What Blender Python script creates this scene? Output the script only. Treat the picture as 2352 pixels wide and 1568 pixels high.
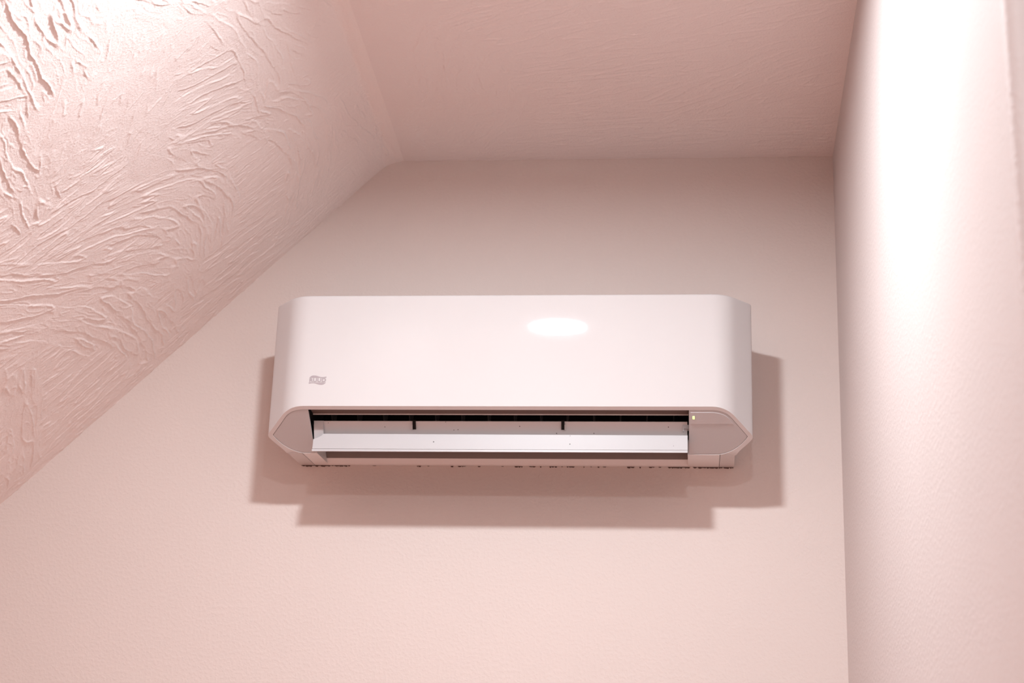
import bpy, bmesh, math
import numpy as np
from mathutils import Matrix, Vector

# ------------------------------------------------------------------ reset
for o in list(bpy.data.objects):
    bpy.data.objects.remove(o, do_unlink=True)
scene = bpy.context.scene
COL = scene.collection

H = 2.85                    # height of the flat ceiling above the floor (m)
XC = -0.6268                # centre of the air conditioner; x = 0 is the right wall, y = 0 the back wall

# ------------------------------------------------------------------ camera
yaw, pitch, roll = 0.1069737, 0.3482364, 0.0347007
fwd = Vector((-math.sin(yaw) * math.cos(pitch), math.cos(yaw) * math.cos(pitch), math.sin(pitch)))
rt0 = Vector((math.cos(yaw), math.sin(yaw), 0))
up0 = rt0.cross(fwd)
rt = rt0 * math.cos(roll) + up0 * math.sin(roll)
up = up0 * math.cos(roll) - rt0 * math.sin(roll)
cam_data = bpy.data.cameras.new('camera')
cam_data.sensor_width = 36.0
cam_data.lens = 4200.0 / 2352.0 * 36.0
cam_data.clip_start = 0.05
cam_data.dof.use_dof = True
cam_data.dof.focus_distance = 3.05
cam_data.dof.aperture_fstop = 8.0
cam = bpy.data.objects.new('camera', cam_data)
COL.objects.link(cam)
M = Matrix((rt, up, -fwd)).transposed().to_4x4()
M.translation = Vector((-0.27576, -3.4, H - 1.64125))
cam.matrix_world = M
scene.camera = cam

# ------------------------------------------------------------------ world, exposure, lamp strength
world = bpy.data.worlds.new('world')
scene.world = world
world.use_nodes = True
world.node_tree.nodes['Background'].inputs[0].default_value = (0.9, 0.8, 0.78, 1)
world.node_tree.nodes['Background'].inputs[1].default_value = 0.0
scene.view_settings.view_transform = 'Standard'
scene.view_settings.look = 'None'
scene.view_settings.exposure = 0.0
scene.view_settings.gamma = 1.0
scene.view_settings.use_curve_mapping = False
LAMP_COLOR = (0.88, 0.955, 1.0, 1)
LAMP_STRENGTH = 728.0
LAMPS = [(-0.62, -1.2733, 'round ceiling downlight nearest the air conditioner'),
         (-0.24, -3.06, 'round ceiling downlight farther down the room, past the wall corner')]

# ------------------------------------------------------------------ helpers
def link(o, parent=None):
    COL.objects.link(o)
    if parent is not None:
        o.parent = parent
    return o

def mesh_obj(name, verts, faces, mat, parent=None, smooth=False, recalc=True):
    me = bpy.data.meshes.new(name)
    me.from_pydata([tuple(v) for v in verts], [], faces)
    if recalc:
        bm = bmesh.new(); bm.from_mesh(me)
        bmesh.ops.remove_doubles(bm, verts=bm.verts, dist=1e-6)
        bmesh.ops.recalc_face_normals(bm, faces=bm.faces)
        bm.to_mesh(me); bm.free()
    if smooth:
        me.polygons.foreach_set('use_smooth', [True] * len(me.polygons))
        try:
            me.set_sharp_from_angle(angle=math.radians(32))
        except Exception:
            pass
    me.materials.append(mat)
    return link(bpy.data.objects.new(name, me), parent)

class MB:
    """collects several simple solids into one mesh"""
    def __init__(self): self.v = []; self.f = []
    def add(self, v, f):
        n = len(self.v); self.v += [tuple(p) for p in v]; self.f += [tuple(i + n for i in q) for q in f]
    def box(self, x0, x1, y0, y1, z0, z1):
        v = [(x, y, z) for z in (z0, z1) for y in (y0, y1) for x in (x0, x1)]
        self.add(v, [(0, 2, 3, 1), (4, 5, 7, 6), (0, 1, 5, 4), (2, 6, 7, 3), (0, 4, 6, 2), (1, 3, 7, 5)])
    def prism(self, poly_a, poly_b):
        n = len(poly_a)
        self.add(list(poly_a) + list(poly_b),
                 [tuple(range(n))[::-1], tuple(range(n, 2 * n))] +
                 [(i, (i + 1) % n, n + (i + 1) % n, n + i) for i in range(n)])
    def build(self, name, mat, parent=None, smooth=False):
        return mesh_obj(name, self.v, self.f, mat, parent, smooth)

def structure(o, label=None):
    o['kind'] = 'structure'
    if label: o['label'] = label
    return o

# ------------------------------------------------------------------ materials
def new_mat(name):
    m = bpy.data.materials.new(name); m.use_nodes = True
    nt = m.node_tree
    return m, nt, nt.nodes['Principled BSDF']

def N(nt, typ, **kw):
    n = nt.nodes.new(typ)
    for k, v in kw.items(): setattr(n, k, v)
    return n

def mix_color(nt, fac, a, b):
    n = N(nt, 'ShaderNodeMix', data_type='RGBA')
    nt.links.new(fac, n.inputs['Factor'])
    n.inputs[6].default_value = (*a, 1); n.inputs[7].default_value = (*b, 1)
    return n.outputs[2]

def paint(name, col, rough=0.62, peel=0.0, scale=120.0, spec=0.3, var=0.03):
    """wall paint: tiny colour drift and an orange-peel relief"""
    m, nt, b = new_mat(name)
    tc = N(nt, 'ShaderNodeTexCoord')
    nz = N(nt, 'ShaderNodeTexNoise'); nz.inputs['Scale'].default_value = 2.3; nz.inputs['Detail'].default_value = 3
    nt.links.new(tc.outputs['Object'], nz.inputs['Vector'])
    c0 = tuple(c * (1 - var) for c in col); c1 = tuple(min(1, c * (1 + var)) for c in col)
    nt.links.new(mix_color(nt, nz.outputs['Fac'], c0, c1), b.inputs['Base Color'])
    b.inputs['Roughness'].default_value = rough
    b.inputs['Specular IOR Level'].default_value = spec
    if peel:
        n1 = N(nt, 'ShaderNodeTexNoise'); n1.inputs['Scale'].default_value = scale; n1.inputs['Detail'].default_value = 2.5
        n1.inputs['Roughness'].default_value = 0.45
        nt.links.new(tc.outputs['Object'], n1.inputs['Vector'])
        ramp = N(nt, 'ShaderNodeMapRange'); ramp.interpolation_type = 'SMOOTHSTEP'
        ramp.inputs['From Min'].default_value = 0.42; ramp.inputs['From Max'].default_value = 0.66
        nt.links.new(n1.outputs['Fac'], ramp.inputs['Value'])
        bp = N(nt, 'ShaderNodeBump'); bp.inputs['Strength'].default_value = 1.0
        bp.inputs['Distance'].default_value = peel
        nt.links.new(ramp.outputs['Result'], bp.inputs['Height'])
        nt.links.new(bp.outputs['Normal'], b.inputs['Normal'])
    return m

def plastic(name, col, rough=0.35, coat=0.0, coat_rough=0.05, specks=0.0, speck_scale=90.0, speck_col=(0.05, 0.035, 0.03), spec=0.5):
    m, nt, b = new_mat(name)
    tc = N(nt, 'ShaderNodeTexCoord')
    nz = N(nt, 'ShaderNodeTexNoise'); nz.inputs['Scale'].default_value = 9.0
    nt.links.new(tc.outputs['Object'], nz.inputs['Vector'])
    out = mix_color(nt, nz.outputs['Fac'], tuple(c * 0.985 for c in col), tuple(min(1, c * 1.015) for c in col))
    if specks:
        vo = N(nt, 'ShaderNodeTexVoronoi'); vo.inputs['Scale'].default_value = speck_scale
        nt.links.new(tc.outputs['Object'], vo.inputs['Vector'])
        sp = N(nt, 'ShaderNodeSeparateColor'); nt.links.new(vo.outputs['Color'], sp.inputs[0])
        pick = N(nt, 'ShaderNodeMath', operation='GREATER_THAN'); pick.inputs[1].default_value = 1 - specks
        nt.links.new(sp.outputs[0], pick.inputs[0])
        near = N(nt, 'ShaderNodeMath', operation='LESS_THAN'); near.inputs[1].default_value = 0.13
        nt.links.new(vo.outputs['Distance'], near.inputs[0])
        mul = N(nt, 'ShaderNodeMath', operation='MULTIPLY')
        nt.links.new(pick.outputs[0], mul.inputs[0]); nt.links.new(near.outputs[0], mul.inputs[1])
        mx = N(nt, 'ShaderNodeMix', data_type='RGBA')
        nt.links.new(mul.outputs[0], mx.inputs['Factor']); nt.links.new(out, mx.inputs[6])
        mx.inputs[7].default_value = (*speck_col, 1)
        out = mx.outputs[2]
    nt.links.new(out, b.inputs['Base Color'])
    b.inputs['Roughness'].default_value = rough
    b.inputs['Specular IOR Level'].default_value = spec
    b.inputs['Coat Weight'].default_value = coat
    b.inputs['Coat Roughness'].default_value = coat_rough
    return m

def emitter(name, col, strength):
    m, nt, b = new_mat(name)
    b.inputs['Base Color'].default_value = (0.8, 0.8, 0.8, 1)
    b.inputs['Emission Color'].default_value = col
    b.inputs['Emission Strength'].default_value = strength
    return m

M_WALL = paint('wall_paint', (0.72, 0.62, 0.58), peel=0.00022, scale=150.0)
M_WALL_R = paint('wall_paint_dimmed', (0.63, 0.55, 0.53), peel=0.00020, scale=140.0)  # wall paint darkened to hold down the downlight's brightness on this side
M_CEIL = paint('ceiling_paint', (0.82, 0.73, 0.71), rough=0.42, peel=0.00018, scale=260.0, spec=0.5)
M_SLOPE = paint('ceiling_paint_lifted', (0.86, 0.77, 0.745), rough=0.42, peel=0.00018, scale=260.0, spec=0.5)  # same ceiling paint, lightened to stand in for extra lamp light
M_FLOOR = paint('bounce_floor', (0.97, 0.47, 0.335), rough=0.4)  # unseen floor, coloured bright and red to bounce warm fill light
M_WHITE = plastic('white_plastic', (0.655, 0.62, 0.615), rough=0.6, coat=0.45, coat_rough=0.035, spec=0.2)
M_BASE = plastic('satin_white_plastic', (0.78, 0.75, 0.745), rough=0.45)
M_CAP = plastic('pale_grey_plastic', (0.53, 0.51, 0.515), rough=0.45)
M_WINDOW = plastic('display_window_plastic', (0.55, 0.525, 0.53), rough=0.3)
M_BLADE = plastic('louver_plastic', (0.52, 0.495, 0.50), rough=0.4, specks=0.035, speck_scale=110.0)
M_LEAF = plastic('dusty_white_plastic', (0.60, 0.565, 0.56), rough=0.45, specks=0.10, speck_scale=130.0)
M_DARK = plastic('black_plastic', (0.006, 0.005, 0.005), rough=0.6, spec=0.2)
M_VANE = plastic('dusty_black_plastic', (0.02, 0.017, 0.016), rough=0.7, specks=0.25, speck_scale=260.0, speck_col=(0.25, 0.19, 0.17), spec=0.2)
M_LIP = plastic('dusty_brown_plastic', (0.16, 0.115, 0.10), rough=0.8, specks=0.4, speck_scale=420.0, speck_col=(0.32, 0.24, 0.20), spec=0.2)
M_SCROLL = plastic('shade_grey_plastic', (0.20, 0.165, 0.155), rough=0.8, spec=0.15)  # the louver's shade is put into this dark scroll colour
M_SEAM = plastic('dark_seam_plastic', (0.10, 0.07, 0.06), rough=0.8, spec=0.1)
M_DUST = plastic('dust', (0.11, 0.07, 0.06), rough=0.95, spec=0.05)
M_LOGO = plastic('grey_print', (0.40, 0.335, 0.35), rough=0.5)
M_LED = emitter('green_led', (0.55, 1.0, 0.10, 1), 1.6)
M_TRIM = plastic('lamp_trim_white', (0.8, 0.8, 0.8), rough=0.5)
M_LAMP = emitter('lamp_diffuser', LAMP_COLOR, LAMP_STRENGTH)

# ------------------------------------------------------------------ room shell
KX = -2.40                                   # knee wall under the slope
CX = -0.9085                                 # crease between flat ceiling and slope
KZ = H - (CX - KX)                           # 45 degree slope
YB = -4.5; XR = 1.3; YE = -1.94              # rear wall, far right wall, outside corner of the right wall

def box_struct(name, dims, mat, label=None):
    m = MB(); m.box(*dims)
    return structure(m.build(name, mat), label)

box_struct('floor', (KX, XR, YB, 0, -0.1, 0), M_FLOOR)
m = MB()
prof = [(KX, 0), (0.0, 0), (0.0, H), (CX, H), (KX, KZ)]
m.prism([(x, 0.0, z) for x, z in prof], [(x, 0.1, z) for x, z in prof])
structure(m.build('wall_back', M_WALL))
m = MB()
prof = [(KX, 0), (XR, 0), (XR, H), (CX, H), (KX, KZ)]
m.prism([(x, YB - 0.1, z) for x, z in prof], [(x, YB, z) for x, z in prof])
structure(m.build('wall_rear', M_WALL))
box_struct('wall_left', (KX - 0.1, KX, YB, 0, 0, KZ), M_WALL)
box_struct('wall_far_right', (XR, XR + 0.1, YB, YE, 0, H), M_WALL)

# right wall: runs from the back wall to a bull-nosed outside corner, then turns away
m = MB()
pl = [(0.0, 0.0), (0.0, YE + 0.05), (-0.003, YE + 0.03)]
for k in range(9):
    a = math.radians(180 + 90 * k / 8)
    pl.append((0.011 + 0.014 * math.cos(a), YE + 0.014 + 0.014 * math.sin(a)))
pl += [(0.035, YE + 0.001), (0.06, YE + 0.004), (XR, YE + 0.004), (XR, 0.0)]
m.prism([(x, y, 0) for x, y in pl], [(x, y, H) for x, y in pl])
structure(m.build('wall_right', M_WALL_R, smooth=True))

# ------------------------------------------------------------------ hand-trowelled ceiling relief
rng = np.random.default_rng(11)

def noise2(x, y, seed):
    """gradient noise in [-1, 1]"""
    r = np.random.default_rng(seed)
    ang = r.random((64, 64)) * 2 * np.pi
    gx, gy = np.cos(ang), np.sin(ang)
    xi = np.floor(x).astype(int); yi = np.floor(y).astype(int)
    fx = x - xi; fy = y - yi
    u = fx * fx * fx * (fx * (fx * 6 - 15) + 10); v = fy * fy * fy * (fy * (fy * 6 - 15) + 10)
    def g(i, j, dx, dy):
        i = i % 64; j = j % 64
        return gx[i, j] * dx + gy[i, j] * dy
    a = g(xi, yi, fx, fy); b = g(xi + 1, yi, fx - 1, fy)
    c = g(xi, yi + 1, fx, fy - 1); d = g(xi + 1, yi + 1, fx - 1, fy - 1)
    return ((a + u * (b - a)) * (1 - v) + (c + u * (d - c)) * v) * 1.5

def sstep(e0, e1, x):
    t = np.clip((x - e0) / (e1 - e0), 0, 1); return t * t * (3 - 2 * t)

def stroke_field(A, B, dabs, seed, scale=1.0):
    """brush dabs laid over each other; each leaves ragged ridges along its own direction"""
    Hh = np.zeros_like(A)
    for i, (ca, cb, ang, hl, hw, cv, sc, amp) in enumerate(dabs):
        du = A - ca; dv = B - cb
        c, s = math.cos(ang), math.sin(ang)
        u = du * c + dv * s; v = -du * s + dv * c
        sel = (np.abs(u) < hl * 1.5) & (np.abs(v) < hw * 1.8 + 0.1)
        if not sel.any(): continue
        us, vs = u[sel], v[sel]
        vs = vs - cv * us * us * 1.6
        wob = noise2(us / 0.05 + 7, vs / 0.05 + 3, seed + i * 7)
        mask = 1 - sstep(0.72, 1.0, np.maximum(np.abs(us) / hl, np.abs(vs) / hw) + 0.22 * wob)
        wv = vs + 0.004 * noise2(us / 0.045, vs / 0.03, seed + 1 + i * 7) + 0.0012 * noise2(us / 0.009, vs / 0.009, seed + 5 + i * 7)
        pitch_v = 0.0225 * sc
        n1 = noise2(us / (0.13 * sc) + 11, wv / pitch_v, seed + 2 + i * 7)
        n2 = noise2(us / (0.05 * sc) + 31, wv / (pitch_v * 0.55), seed + 3 + i * 7)
        br = sstep(-0.35, 0.25, noise2(us / 0.04 + 5, vs / 0.02, seed + 4 + i * 7))
        ridge = np.clip(1 - np.abs(n1) / 0.12, 0, 1) ** 1.2
        fine = np.clip(1 - np.abs(n2) / 0.14, 0, 1)
        plate = sstep(-0.07, 0.07, n1)
        h = amp * (1.35 * ridge * (0.25 + 0.75 * br) + 0.60 * fine * (1 - 0.7 * br) + 0.55 * plate)
        Hh[sel] = Hh[sel] * (1 - mask) + h * mask
    return Hh * 0.00125 * scale

# (distance from back wall, distance down the slope, stroke direction, half length, half width, bend, coarseness, height)
SLOPE_DABS = [
    (0.25, 0.15, -1.65, 0.30, 0.25, 0, 0.6, 0.64), (0.25, 0.60, -1.60, 0.35, 0.30, 0, 0.7, 0.80),
    (0.80, 0.20, -2.80, 0.30, 0.30, 0, 0.8, 0.80), (1.10, 0.75, -2.20, 0.35, 0.30, 0, 0.9, 0.95),
    (0.70, 0.85, -2.60, 0.30, 0.25, 0, 1.0, 0.90), (0.25, 1.05, -1.6, 0.30, 0.25, 0, 0.8, 0.95),
    (1.45, 0.25, -2.9, 0.25, 0.20, 0, 1.0, 0.90), (1.50, 0.65, -1.8, 0.25, 0.25, 0, 1.0, 0.90), (1.45, 1.0, -3.0, 0.30, 0.20, -0.8, 1.0, 1.00),
    (0.186, 0.257, -1.688, 0.149, 0.169, 0, 0.7, 0.64), (0.161, 0.055, -3.068, 0.23, 0.063, 0, 0.7, 1.00),
    (0.095, 0.213, -1.618, 0.178, 0.1, 0, 0.6, 0.64), (0.852, 0.421, -0.914, 0.202, 0.196, 0, 0.8, 0.55),
    (0.68, 0.603, -1.752, 0.14, 0.139, 0, 0.8, 0.95), (0.384, 0.145, -3.004, 0.296, 0.09, -1.0, 0.9, 1.20),
    (1.11, 0.454, 3.08, 0.158, 0.091, 0, 1.3, 1.30), (0.876, 0.609, 3.006, 0.183, 0.052, 0, 1.0, 1.20),
    (0.681, 0.274, -1.951, 0.091, 0.111, 0, 0.9, 0.90), (0.678, 0.156, -3.106, 0.198, 0.058, -0.4, 1.0, 0.90),
    (0.507, 0.566, -1.837, 0.119, 0.091, 0, 0.7, 0.95), (0.417, 0.403, -2.859, 0.253, 0.105, -1.6, 1.0, 1.00),
    (0.504, 0.727, -2.506, 0.157, 0.124, 0, 1.1, 1.00), (0.181, 0.639, -3.126, 0.29, 0.108, -0.5, 1.0, 1.10),
    (0.124, 0.389, -1.694, 0.131, 0.116, 0, 0.8, 0.88), (0.281, 0.493, -2.937, 0.19, 0.051, -1.2, 1.0, 0.90),
    (0.103, 0.803, -1.539, 0.134, 0.155, 0, 0.8, 0.95), (0.192, 0.906, 2.743, 0.232, 0.052, 0, 1.0, 1.00),
    (-0.019, 0.681, -1.544, 0.192, 0.067, 0, 0.6, 0.80), (0.0, 0.405, -1.584, 0.213, 0.063, 0, 0.6, 0.72),
    (-0.012, 0.918, -1.585, 0.144, 0.057, 0, 0.6, 0.80), (-0.024, 0.22, -1.585, 0.146, 0.06, 0, 0.6, 0.64)]

def grid_mesh(P, V, F):
    """append a (n, m, 3) grid of points"""
    n, mm = P.shape[:2]
    base = sum(len(v) for v in V)
    V.append(P.reshape(-1, 3))
    idx = np.arange(n * mm).reshape(n, mm) + base
    F.append(np.stack([idx[:-1, :-1], idx[1:, :-1], idx[1:, 1:], idx[:-1, 1:]], -1).reshape(-1, 4))

def big_mesh(name, V, F, mat, smooth_count):
    v = np.concatenate(V).astype(np.float32); f = np.concatenate(F).astype(np.int32)
    me = bpy.data.meshes.new(name)
    me.vertices.add(len(v)); me.vertices.foreach_set('co', v.ravel())
    me.loops.add(f.size); me.loops.foreach_set('vertex_index', f.ravel())
    me.polygons.add(len(f))
    me.polygons.foreach_set('loop_start', np.arange(0, f.size, 4, dtype=np.int32))
    sm = np.zeros(len(f), dtype=bool); sm[:smooth_count] = True
    me.polygons.foreach_set('use_smooth', sm)
    me.update(calc_edges=True); me.validate()
    me.materials.append(mat)
    return link(bpy.data.objects.new(name, me))

def slab(V, F, pts_a, pts_b):
    """closed box from two quads"""
    base = sum(len(v) for v in V)
    V.append(np.array(list(pts_a) + list(pts_b), float))
    F.append(np.array([(3, 2, 1, 0), (4, 5, 6, 7), (0, 1, 5, 4), (1, 2, 6, 5), (2, 3, 7, 6), (3, 0, 4, 7)]) + base)

# sloped part of the ceiling (with the soft rounded crease at its top)
T = 0.030
a = np.arange(0, 1.72, 0.0017); s = np.arange(-T, 1.17, 0.0016)
A, S = np.meshgrid(a, s, indexing='ij')
hgt = stroke_field(A, np.maximum(S, -0.03), SLOPE_DABS, 100)
hgt += 0.0010 * noise2(A / 0.16 + 2, S / 0.16 + 9, 5) + 0.0003 * noise2(A / 0.03, S / 0.03, 6)
hgt += 0.00010 * noise2(A / 0.004, S / 0.004, 8)
hgt += 0.004 * np.exp(-np.abs(S) / 0.02) * noise2(A / 0.11 + 4, S * 0 + 1.5, 21)      # uneven hand-made crease
hgt *= sstep(-0.012, -0.002, S)
hgt += 0.0012
hgt *= sstep(-T, -T + 0.012, S)
hgt *= 1 - 0.9 * np.maximum(sstep(1.60, 1.71, A), sstep(1.08, 1.165, S))          # feathers out well beyond the strokes
TA = 0.005 + 0.025 * np.exp(-(A / 0.05) ** 2)          # the rounding is widest where it meets the wall
q2 = math.sqrt(0.5)
t = np.clip((S + TA) / (2 * TA), 0, 1)
bx = np.where(S < TA, (1 - t) ** 2 * (CX + TA) + 2 * t * (1 - t) * CX + t * t * (CX - TA * q2), CX - S * q2)
bx = np.where(S < -TA, CX - S, bx)
bz = np.where(S < TA, -t * t * TA * q2, -S * q2)
nang = t * math.pi / 4
P = np.stack([bx + hgt * np.sin(nang), -A, H + bz - hgt * np.cos(nang)], -1)
V, F = [], []
grid_mesh(P, V, F); ns = len(F[0])
L0 = (CX - KX) / q2 + 0.15
def sl(y, d, off): return (CX - d * q2 - off * q2, y, H - d * q2 + off * q2)
dk = (CX - KX) / q2
slab(V, F, [sl(0, 0, 0), sl(YB, 0, 0), sl(YB, dk, 0), sl(0, dk, 0)], [sl(0, 0, .1), sl(YB, 0, .1), sl(YB, dk, .1), sl(0, dk, .1)])
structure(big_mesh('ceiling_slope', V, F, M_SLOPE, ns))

# flat part of the ceiling
a = np.arange(0, 0.86, 0.0022); x = np.linspace(CX + T, 0.0, 400)
A, X = np.meshgrid(a, x, indexing='ij')
dabs = [(0.07, -0.45, 1.57, 0.50, 0.09, 0, 0.6, 0.35), (0.3, -0.4, 1.5, 0.5, 0.2, 0, 0.8, 0.3), (0.65, -0.4, 1.6, 0.5, 0.25, 0, 0.9, 0.3),
        (0.22, -0.72, 0.5, 0.16, 0.12, 0, 0.9, 0.35), (0.45, -0.70, 0.25, 0.20, 0.12, 0.5, 1.0, 0.5),
        (0.38, -0.42, 1.35, 0.20, 0.15, 0, 0.9, 0.5), (0.16, -0.40, 1.45, 0.22, 0.10, 0, 0.7, 0.5),
        (0.30, -0.20, -2.2, 0.22, 0.12, 0, 0.9, 0.45), (0.12, -0.15, 1.62, 0.2, 0.08, 0, 0.7, 0.4),
        (0.62, -0.55, 1.1, 0.22, 0.15, 0, 1.0, 0.5), (0.60, -0.20, -1.9, 0.22, 0.16, 0, 1.0, 0.4)]
h2 = stroke_field(A, X, dabs, 300, 1.6) + 0.0006 * noise2(A / 0.15 + 1, X / 0.15 + 5, 7) + 0.00012 * noise2(A / 0.006, X / 0.006, 9)
h2 = (h2 + 0.0008) * sstep(CX + T, CX + T + 0.03, X)
P = np.stack([X, -A, H - h2], -1)
V, F = [], []
grid_mesh(P, V, F); ns = len(F[0])
slab(V, F, [(CX, 0, H), (XR, 0, H), (XR, YB, H), (CX, YB, H)], [(CX, 0, H + .1), (XR, 0, H + .1), (XR, YB, H + .1), (CX, YB, H + .1)])
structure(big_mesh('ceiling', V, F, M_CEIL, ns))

# ------------------------------------------------------------------ ceiling downlights
def downlight(x, y, label):
    root = bpy.data.objects.new('ceiling_downlight', None); link(root)
    root.location = (x, y, H)
    root['label'] = label; root['category'] = 'ceiling light'; root['group'] = 'ceiling downlights'
    seg = 48
    prof = [(0.067, -0.0005), (0.067, -0.008), (0.078, -0.012), (0.090, -0.010), (0.096, -0.004), (0.097, 0.0)]
    v, f = [], []
    for k in range(seg):
        an = 2 * math.pi * k / seg
        v += [(r * math.cos(an), r * math.sin(an), z) for r, z in prof]
    n = len(prof)
    for k in range(seg):
        for j in range(n):
            f.append((k * n + j, ((k + 1) % seg) * n + j, ((k + 1) % seg) * n + (j + 1) % n, k * n + (j + 1) % n))
    mesh_obj('trim_ring', v, f, M_TRIM, root, smooth=True)
    prof = [(0.066, -0.0080), (0.058, -0.0082), (0.043, -0.0084), (0.024, -0.0086)]
    v, f = [(0, 0, -0.0087), (0, 0, -0.002)], []
    for k in range(seg):
        an = 2 * math.pi * k / seg
        v += [(r * math.cos(an), r * math.sin(an), z) for r, z in prof]
    n = len(prof)
    for k in range(seg):
        p0 = 2 + k * n; p1 = 2 + ((k + 1) % seg) * n
        for j in range(n - 1): f.append((p0 + j, p1 + j, p1 + j + 1, p0 + j + 1))
        f.append((p0 + n - 1, p1 + n - 1, 0)); f.append((p1, p0, 1))
    mesh_obj('diffuser', v, f, M_LAMP, root, smooth=True)

for lx, ly, lab in LAMPS:
    downlight(lx, ly, lab)

# ------------------------------------------------------------------ air conditioner
# local frame: X across, y = -d (d = distance out from the wall), z measured from the flat ceiling
ZREF = -0.6575
ac = bpy.data.objects.new('air_conditioner', None); link(ac)
ac.location = (XC, 0, H + ZREF)
ac['label'] = 'white wall-mounted split air conditioner with its louver open'
ac['category'] = 'air conditioner'
def W(X, d, z): return (X, -d, z - ZREF)

ZTOP, ZFRONT, DF, SL = -0.3832, -0.605, 0.2145, 0.68
def front_off(t): return -0.0086 * max(0.0, 0.52 - t) ** 2      # the front panel bows slightly back towards its top edge
def zpl(d): return ZFRONT - (DF - d) * SL                    # slanting underside
def zb(d): return zpl(d) if d > 0.121 else zpl(0.121) + (0.121 - d) * 0.092

def line(p, q, n): return [(p[0] + (q[0] - p[0]) * k / n, p[1] + (q[1] - p[1]) * k / n) for k in range(1, n + 1)]
def bez(*pts_n):
    *pts, n = pts_n
    out = []
    for k in range(1, n + 1):
        t = k / n; q = [tuple(p) for p in pts]
        while len(q) > 1:
            q = [((1 - t) * q[i][0] + t * q[i + 1][0], (1 - t) * q[i][1] + t * q[i + 1][1]) for i in range(len(q) - 1)]
        out.append(q[0])
    return out

O = [(0, DF)] + line((0, DF), (0.3775, DF), 6) + bez((0.3775, DF), (0.4045, DF), (0.4223, 0.1942), 12) \
    + line((0.4223, 0.1942), (0.4520, 0.1603), 6) + bez((0.4520, 0.1603), (0.4548, 0.1568), (0.4530, 0.1525), 5) \
    + bez((0.4530, 0.1525), (0.4420, 0.1370), (0.4220, 0.1270), (0.4215, 0.1120), 9)
I = [(0, 0.2075)] + line((0, 0.2075), (0.3760, 0.2075), 6) + bez((0.3760, 0.2075), (0.4023, 0.2075), (0.4145, 0.1930), 12) \
    + line((0.4145, 0.1930), (0.4438, 0.1583), 6) + bez((0.4438, 0.1583), (0.4449, 0.1568), (0.4438, 0.1550), 5) \
    + bez((0.4438, 0.1550), (0.4350, 0.1400), (0.4150, 0.1240), (0.3930, 0.1212), 9)
NR = len(O)
OB = O + line((0.4215, 0.1120), (0.4225, 0.0005), 5)

def full(half):      # left end ... front centre ... right end
    return [(-x, d) for x, d in half[:0:-1]] + list(half)

def casing():
    m = MB()
    ring = full(OB); n = len(ring)
    nor = []
    for i in range(n):
        p = ring[max(i - 1, 0)]; q = ring[min(i + 1, n - 1)]
        tx, td = q[0] - p[0], q[1] - p[1]; l = math.hypot(tx, td)
        nor.append((-td / l, tx / l))           # outwards (front is +d while walking towards +X)
    levels = []
    r = 0.004
    for k in range(5):
        ph = math.pi / 2 * k / 4
        levels.append((0.0, r * (1 - math.sin(ph)), -r * (1 - math.cos(ph))))
    for k in range(1, 25): levels.append((k / 24, 0.0, 0.0))
    rows = []
    for t, ins, dz in levels:
        row = []
        for (x, d), (nx, nd) in zip(ring, nor):
            w = min(1, max(0, (d - 0.158) / (DF - 0.158)))
            dd = d + w * front_off(t)
            z = ZTOP - r + (zb(d) - ZTOP + r) * t + (r + dz if t == 0 else 0)
            row.append(W(x - nx * ins, max(dd - nd * ins, 0.0005), z))
        rows.append(row)
    v = [p for row in rows for p in row]; f = []
    for j in range(len(rows) - 1):
        for i in range(n - 1):
            f.append((j * n + i, j * n + i + 1, (j + 1) * n + i + 1, (j + 1) * n + i))
    f.append(tuple(range(n)))                                  # top
    # underside rim
    base = len(v); inner = full(I); off = (n - len(inner)) // 2
    v += [W(x, d, zpl(d)) for x, d in inner]
    v += [W(x, d, zpl(d) + 0.006) for x, d in inner]
    last = (len(rows) - 1) * n
    k = len(inner)
    for i in range(k - 1):
        f.append((last + off + i, last + off + i + 1, base + i + 1, base + i))
        f.append((base + i, base + i + 1, base + k + i + 1, base + k + i))
    m.add(v, f)
    # rear lower corners beside the tray
    for sgn in (-1, 1):
        side = [(0.4215, 0.112)] + OB[NR:]
        seam = [(0.3945, d) for x, d in side]
        side = [(0.4230, 0.1205)] + side; seam = [(0.3945, 0.1205)] + seam
        v2, f2 = [], []
        for (xa, da), (xb, db) in zip(side, seam):
            v2 += [W(sgn * xa, da, zb(da)), W(sgn * xb, db, zb(db)), W(sgn * xa, da, zb(da) + 0.012), W(sgn * xb, db, zb(db) + 0.012)]
        for i in range(len(side) - 1):
            p, q = 4 * i, 4 * i + 4
            f2 += [(p, q, q + 1, p + 1), (p + 2, p + 3, q + 3, q + 2), (p + 1, q + 1, q + 3, p + 3), (p, p + 2, q + 2, q)]
        e = 4 * (len(side) - 1)
        f2 += [(0, 1, 3, 2), (e, e + 2, e + 3, e + 1)]
        m.add(v2, f2)
    return m.build('casing', M_WHITE, ac, smooth=True)
casing()

XL, XRR = -0.3695, 0.3370            # air outlet opening, left and right end

def plate(name, poly, off, thick, mat, parent):
    m = MB()
    m.prism([W(x, d, zpl(d) + off) for x, d in poly], [W(x, d, zpl(d) + off + thick) for x, d in poly])
    return m.build(name, mat, parent)

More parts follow.
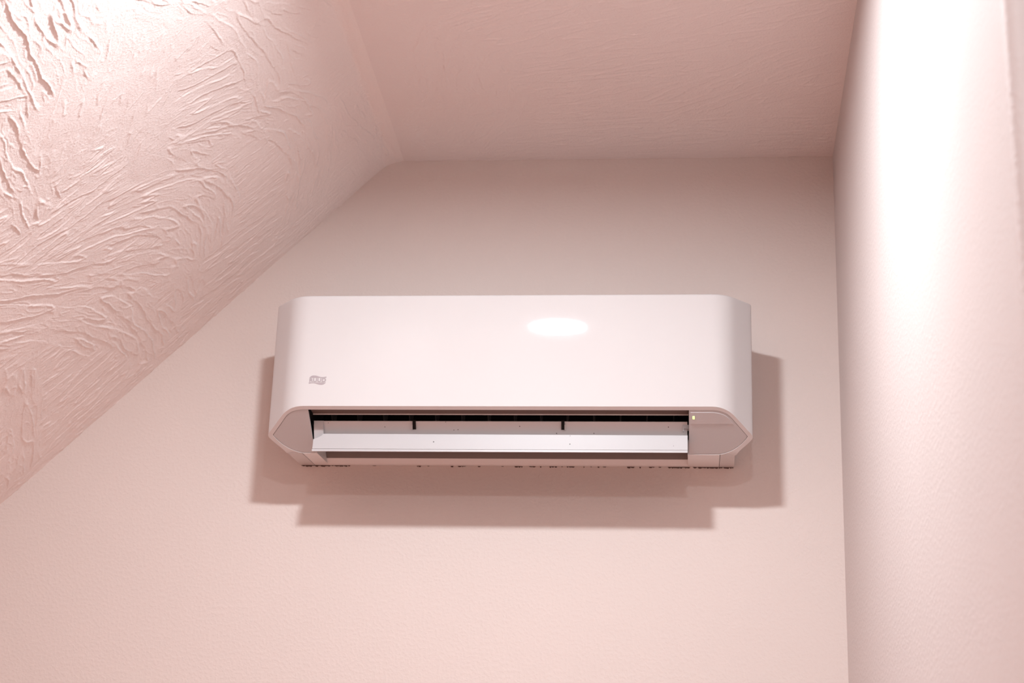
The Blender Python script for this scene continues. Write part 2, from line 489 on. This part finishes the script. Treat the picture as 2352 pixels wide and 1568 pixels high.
def inset_I(g):      # cap outline, a hair inside the rim
    out = []
    for i in range(NR):
        p = I[max(i - 1, 0)]; q = I[min(i + 1, NR - 1)]
        tx, td = q[0] - p[0], q[1] - p[1]; l = math.hypot(tx, td)
        out.append((I[i][0] + td / l * g, I[i][1] - tx / l * g))
    return out
CI = inset_I(0.0011)
left = [(-XL, CI[0][1])] + [p for p in CI if p[0] > -XL + 0.002 and True]
left = [(x, d) for x, d in left if d > 0.1212] + [(-XL, 0.1216)]
cap_l = plate('end_cap', [(-x, d) for x, d in left], 0.0006, 0.004, M_CAP, ac)
right = [(XRR, CI[0][1])] + [p for p in CI if p[0] > XRR + 0.002]
right = [(x, d) for x, d in right if d > 0.1212] + [(XRR, 0.1216)]
cap_r = plate('end_cap', right, 0.0006, 0.004, M_CAP, ac)
cap_r['label'] = 'grey end cap with display window and green light'
wi = inset_I(0.0042)
win = [(0.3400, 0.2033)] + [p for p in wi if p[0] > 0.345 and p[1] > 0.1850] + [(0.4175, 0.1815), (0.3400, 0.1815)]
window = plate('display_window', win, -0.0004, 0.0012, M_WINDOW, cap_r)
plate('indicator_light', [(0.3438, 0.1966), (0.3474, 0.1966), (0.3474, 0.1912), (0.3438, 0.1912)], -0.0009, 0.0006, M_LED, window)['label'] = 'small green lit indicator'
# dark joints behind the caps and the tray seams
for sgn, x0, par in ((-1, -XL, cap_l), (1, XRR, cap_r)):
    m = MB()
    poly = [(x0 + 0.0006, I[0][1])] + [p for p in I if p[0] > x0 + 0.002] + [(0.393, 0.1205), (x0 + 0.0006, 0.1205)]
    m.prism([W(sgn * x, d, zpl(d) + 0.0050) for x, d in poly], [W(sgn * x, d, zpl(d) + 0.0058) for x, d in poly])
    m.build('joint_liner', M_SEAM, par)
for sgn in (-1, 1):
    m = MB()
    m.box(min(sgn * 0.392, sgn * 0.396), max(sgn * 0.392, sgn * 0.396), -0.120, -0.001, -0.655 - ZREF, -0.650 - ZREF)
    m.build('seam_liner', M_SEAM, ac)

# bottom tray: flat ends and a curved scroll lip across the outlet
m = MB()
for x0, x1 in ((-0.3932, -0.3650), (0.3345, 0.3936)):
    ds = [0.1205, 0.08, 0.04, 0.0]
    poly = [W(x0, max(d, .0005), zb(d)) for d in ds] + [W(x0, d, -0.640) for d in (0.001, 0.1205)]
    poly2 = [W(x1, max(d, .0005), zb(d)) for d in ds] + [W(x1, d, -0.640) for d in (0.001, 0.1205)]
    m.prism(poly, poly2)
lip = [(0.0005, -0.6575), (0.010, -0.6588), (0.0165, -0.6590), (0.0190, -0.6580), (0.0215, -0.6566), (0.0285, -0.6545), (0.0330, -0.6522),
       (0.0320, -0.6505), (0.0200, -0.6530), (0.0005, -0.6545)]
m.prism([W(-0.3650, d, z) for d, z in lip], [W(0.3345, d, z) for d, z in lip])
tray = m.build('bottom_tray', M_BASE, ac, smooth=True)
m = MB()  # split from the lip so its shaded depth can be coloured dark
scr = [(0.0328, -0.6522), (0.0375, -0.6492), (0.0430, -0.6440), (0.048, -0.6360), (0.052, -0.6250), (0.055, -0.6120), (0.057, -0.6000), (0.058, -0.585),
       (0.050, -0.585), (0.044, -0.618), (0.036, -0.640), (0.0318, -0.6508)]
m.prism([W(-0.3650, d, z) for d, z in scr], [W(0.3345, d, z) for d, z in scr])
m.build('outlet_scroll', M_SCROLL, tray, smooth=True)['label'] = 'scroll behind the louver with its shade in the colour'

# outlet interior
m = MB()
m.box(XL - 0.002, XL, -0.2060, -0.03, -0.668 - ZREF + 0.006, -0.560 - ZREF)
m.v = [W(p[0], -p[1], max(p[2] + ZREF, zpl(-p[1]) + 0.0008 if -p[1] > 0.121 else -0.655)) for p in m.v]
m2 = MB(); m2.box(XRR, XRR + 0.002, -0.2060, -0.03, -0.668 - ZREF + 0.006, -0.560 - ZREF)
m2.v = [W(p[0], -p[1], max(p[2] + ZREF, zpl(-p[1]) + 0.0008 if -p[1] > 0.121 else -0.655)) for p in m2.v]
m.add(m2.v, m2.f)
m.box(XL, XRR, -0.2062, -0.03, -0.562 - ZREF, -0.560 - ZREF)
m.box(XL, XRR, -0.062, -0.056, -0.610 - ZREF, -0.560 - ZREF)
m.build('outlet_cavity', M_DARK, ac)
m = MB()
m.box(XL + 0.001, XRR - 0.001, -0.2062, -0.1665, -0.6045 - ZREF, -0.6000 - ZREF)
lipo = m.build('outlet_upper_lip', M_LIP, ac)
m = MB()
m.box(XL + 0.001, XRR - 0.001, -0.1672, -0.1650, -0.6062 - ZREF, -0.6030 - ZREF)
m.build('lip_bead', M_BASE, lipo)
m = MB()
m.box(XL + 0.001, XRR - 0.001, -0.1990, -0.1975, -0.6053 - ZREF, -0.6030 - ZREF)
m.build('lip_bead', M_BASE, lipo)
vane_me = None
for k in range(14):
    xv = -0.335 + k * 0.0495
    if vane_me is None:
        m = MB()
        pr = [(0.105, -0.575), (0.160, -0.575), (0.162, -0.600), (0.150, -0.611), (0.112, -0.612)]
        m.prism([(-0.0008, -d, z - ZREF) for d, z in pr], [(0.0008, -d, z - ZREF) for d, z in pr])
        vn = m.build('swing_vane', M_VANE, ac); vane_me = vn.data
    else:
        vn = link(bpy.data.objects.new('swing_vane', vane_me), ac)
    vn.location.x = xv

# louver blade
LX0, LX1 = -0.3634, 0.3345
lou = bpy.data.objects.new('louver', None); link(lou, ac)
lou.location = W(0, 0.15, -0.640)
def Lv(X, d, z): return (X, -d + 0.15, z + 0.640)
m = MB()
# front skin with its cut upper left corner and a raised lower hem
fr = [(-0.3650, -0.6735), (LX1, -0.6735), (LX1, -0.6452), (-0.3462, -0.6440), (-0.3495, -0.6482), (-0.3560, -0.6515), (-0.3645, -0.6548)]
m.prism([Lv(x, 0.1662 + (-0.6452 - z) * 0.028, z) for x, z in fr], [Lv(x, 0.1500, z + 0.004) for x, z in fr])
m.build('front_skin', M_BLADE, lou)
m = MB()
hem = [(0.1673, -0.6742), (0.1676, -0.6784), (0.1650, -0.6784), (0.1560, -0.6742)]
m.prism([Lv(-0.3656, d, z) for d, z in hem], [Lv(LX1, d, z) for d, z in hem])
m.build('lower_hem', M_BLADE, lou)
m = MB()
up_ = [(0.1500, -0.6460), (0.1520, -0.6400), (0.1580, -0.6290), (0.1655, -0.6190), (0.1640, -0.6178), (0.1550, -0.6280), (0.1470, -0.6400), (0.1460, -0.6460)]
m.prism([Lv(-0.3478, d, z) for d, z in up_], [Lv(LX1 - 0.0005, d, z) for d, z in up_])
m.build('inner_leaf', M_LEAF, lou, smooth=True)
m = MB()
tab = [(0.1545, -0.6525), (0.1640, -0.6310), (0.1668, -0.6188), (0.1640, -0.6175), (0.1480, -0.6400), (0.1480, -0.6525)]
m.prism([Lv(-0.3655, d, z) for d, z in tab], [Lv(-0.3476, d, z) for d, z in tab])
m.build('end_tab', M_BLADE, lou)
for xk in (-0.1752, 0.1040):
    s_ = -1 if xk < 0 else 1
    m = MB()
    pr = [(0.1640, -0.6160), (0.1675, -0.6175), (0.1650, -0.6240), (0.1610, -0.6330), (0.1560, -0.6320), (0.1600, -0.6200)]
    m.prism([Lv(xk - 0.0030, d, z) for d, z in pr], [Lv(xk + 0.0030, d, z) for d, z in pr])
    br = m.build('pivot_bracket', M_DARK, lou)
    m = MB()
    pr = [(0.1600, -0.6235), (0.1650, -0.6250), (0.1615, -0.6340), (0.1550, -0.6330)]
    m.prism([Lv(xk + s_ * 0.0030, d, z) for d, z in pr], [Lv(xk + s_ * 0.0052, d, z) for d, z in pr])
    m.build('pivot_clip', M_BLADE, br)
m = MB()
m.box(LX1 - 0.009, LX1 - 0.0065, -0.0125, 0.003, 0.0045, 0.0175)
m.box(LX1 - 0.0065, LX1 + 0.0020, -0.0125, 0.003, 0.0095, 0.0165)
m.build('pivot_pin', M_BLADE, lou)

# printed badge on the front, lower left
badge = bpy.data.objects.new('badge', None); link(badge, ac)
badge['label'] = 'small grey printed maker badge'
XB, ZB = -0.3536, -0.5543
def front_d(z):
    t = (z - ZTOP) / (ZFRONT - ZTOP)
    return DF + front_off(t)
badge.location = W(XB, front_d(ZB) + 0.00035, ZB)
lean = math.atan2(front_d(ZB - 0.01) - front_d(ZB + 0.01), 0.02)
badge.rotation_euler = (-lean, 0, 0)
def wave(top):
    n = 24; xs = [k / n for k in range(n + 1)]
    w = 0.0323
    if top:     # flat underside, hump at the left and a thin tail at the right
        lo = [(-w / 2 + w * x, 0.00465) for x in xs]
        prof = np.interp(xs, [0, .05, .12, .2, .3, .4, .5, .6, .7, .8, .9, .97, 1], [0.1, 1.7, 3.2, 3.9, 3.95, 3.6, 2.7, 1.75, 1.25, 1.2, 1.5, 1.95, 2.2])
        hi = [(-w / 2 + w * x, 0.00465 + p * 0.00115) for x, p in zip(xs, prof)]
    else:       # the same mark turned half round
        hi = [(-w / 2 - 0.0004 + w * x, -0.00465) for x in xs]
        prof = np.interp([1 - x for x in xs], [0, .05, .12, .2, .3, .4, .5, .6, .7, .8, .9, .97, 1], [0.1, 1.7, 3.2, 3.9, 3.95, 3.6, 2.7, 1.75, 1.25, 1.2, 1.5, 1.95, 2.2])
        lo = [(-w / 2 - 0.0004 + w * x, -0.00465 - p * 0.00115) for x, p in zip(xs, prof)]
    v = [(x, 0, z) for x, z in lo] + [(x, 0, z) for x, z in hi] + [(x, 0.0004, z) for x, z in lo] + [(x, 0.0004, z) for x, z in hi]
    k = n + 1; f = []
    for i in range(n):
        f += [(i, i + 1, k + i + 1, k + i), (2 * k + i, 3 * k + i, 3 * k + i + 1, 2 * k + i + 1),
              (i, 2 * k + i, 2 * k + i + 1, i + 1), (k + i, k + i + 1, 3 * k + i + 1, 3 * k + i)]
    return mesh_obj('wave_stripe', v, f, M_LOGO, badge)
wave(True); wave(False)
cu = bpy.data.curves.new('lettering', 'FONT')
cu.body = 'RUUD'; cu.size = 0.0104; cu.offset = 0.00042; cu.align_x = 'CENTER'; cu.extrude = 0.0001; cu.space_character = 1.06
tmp = bpy.data.objects.new('lettering', cu); COL.objects.link(tmp)
bpy.context.view_layer.update()
dg = bpy.context.evaluated_depsgraph_get()
me = bpy.data.meshes.new_from_object(tmp.evaluated_get(dg))
bpy.data.objects.remove(tmp, do_unlink=True)
xs = [v.co.x for v in me.vertices]; ys = [v.co.y for v in me.vertices]
sx = 0.0316 / (max(xs) - min(xs)); sy = 0.0076 / (max(ys) - min(ys)); mx = (max(xs) + min(xs)) / 2; my = (max(ys) + min(ys)) / 2
for v in me.vertices:
    v.co = Vector(((v.co.x - mx) * sx, -v.co.z, (v.co.y - my) * sy))
me.materials.clear(); me.materials.append(M_LOGO)
link(bpy.data.objects.new('lettering', me), badge)

# grime caught along the bottom edge where the tray meets the wall
rd = np.random.default_rng(4)
m = MB()
def clump(x, w, h):
    z0 = ZREF - 0.0004
    m.prism([W(x - w, 0.0004, z0), W(x + w, 0.0004, z0), W(x + w * 0.5, 0.0004, z0 - h), W(x - w * 0.6, 0.0004, z0 - h * 0.8)],
            [W(x - w, 0.0014, z0), W(x + w, 0.0014, z0), W(x + w * 0.4, 0.0010, z0 - h), W(x - w * 0.5, 0.0010, z0 - h * 0.8)])
for k in range(150):
    u = rd.random()
    if u < 0.40: x = rd.uniform(0.28, 0.425)
    elif u < 0.65: x = rd.uniform(-0.42, -0.33)
    else: x = rd.uniform(-0.42, 0.42)
    clump(x, rd.uniform(0.0008, 0.004), rd.uniform(0.0006, 0.0030))
dust = m.build('grime_line', M_DUST, ac)
dust['kind'] = 'stuff'
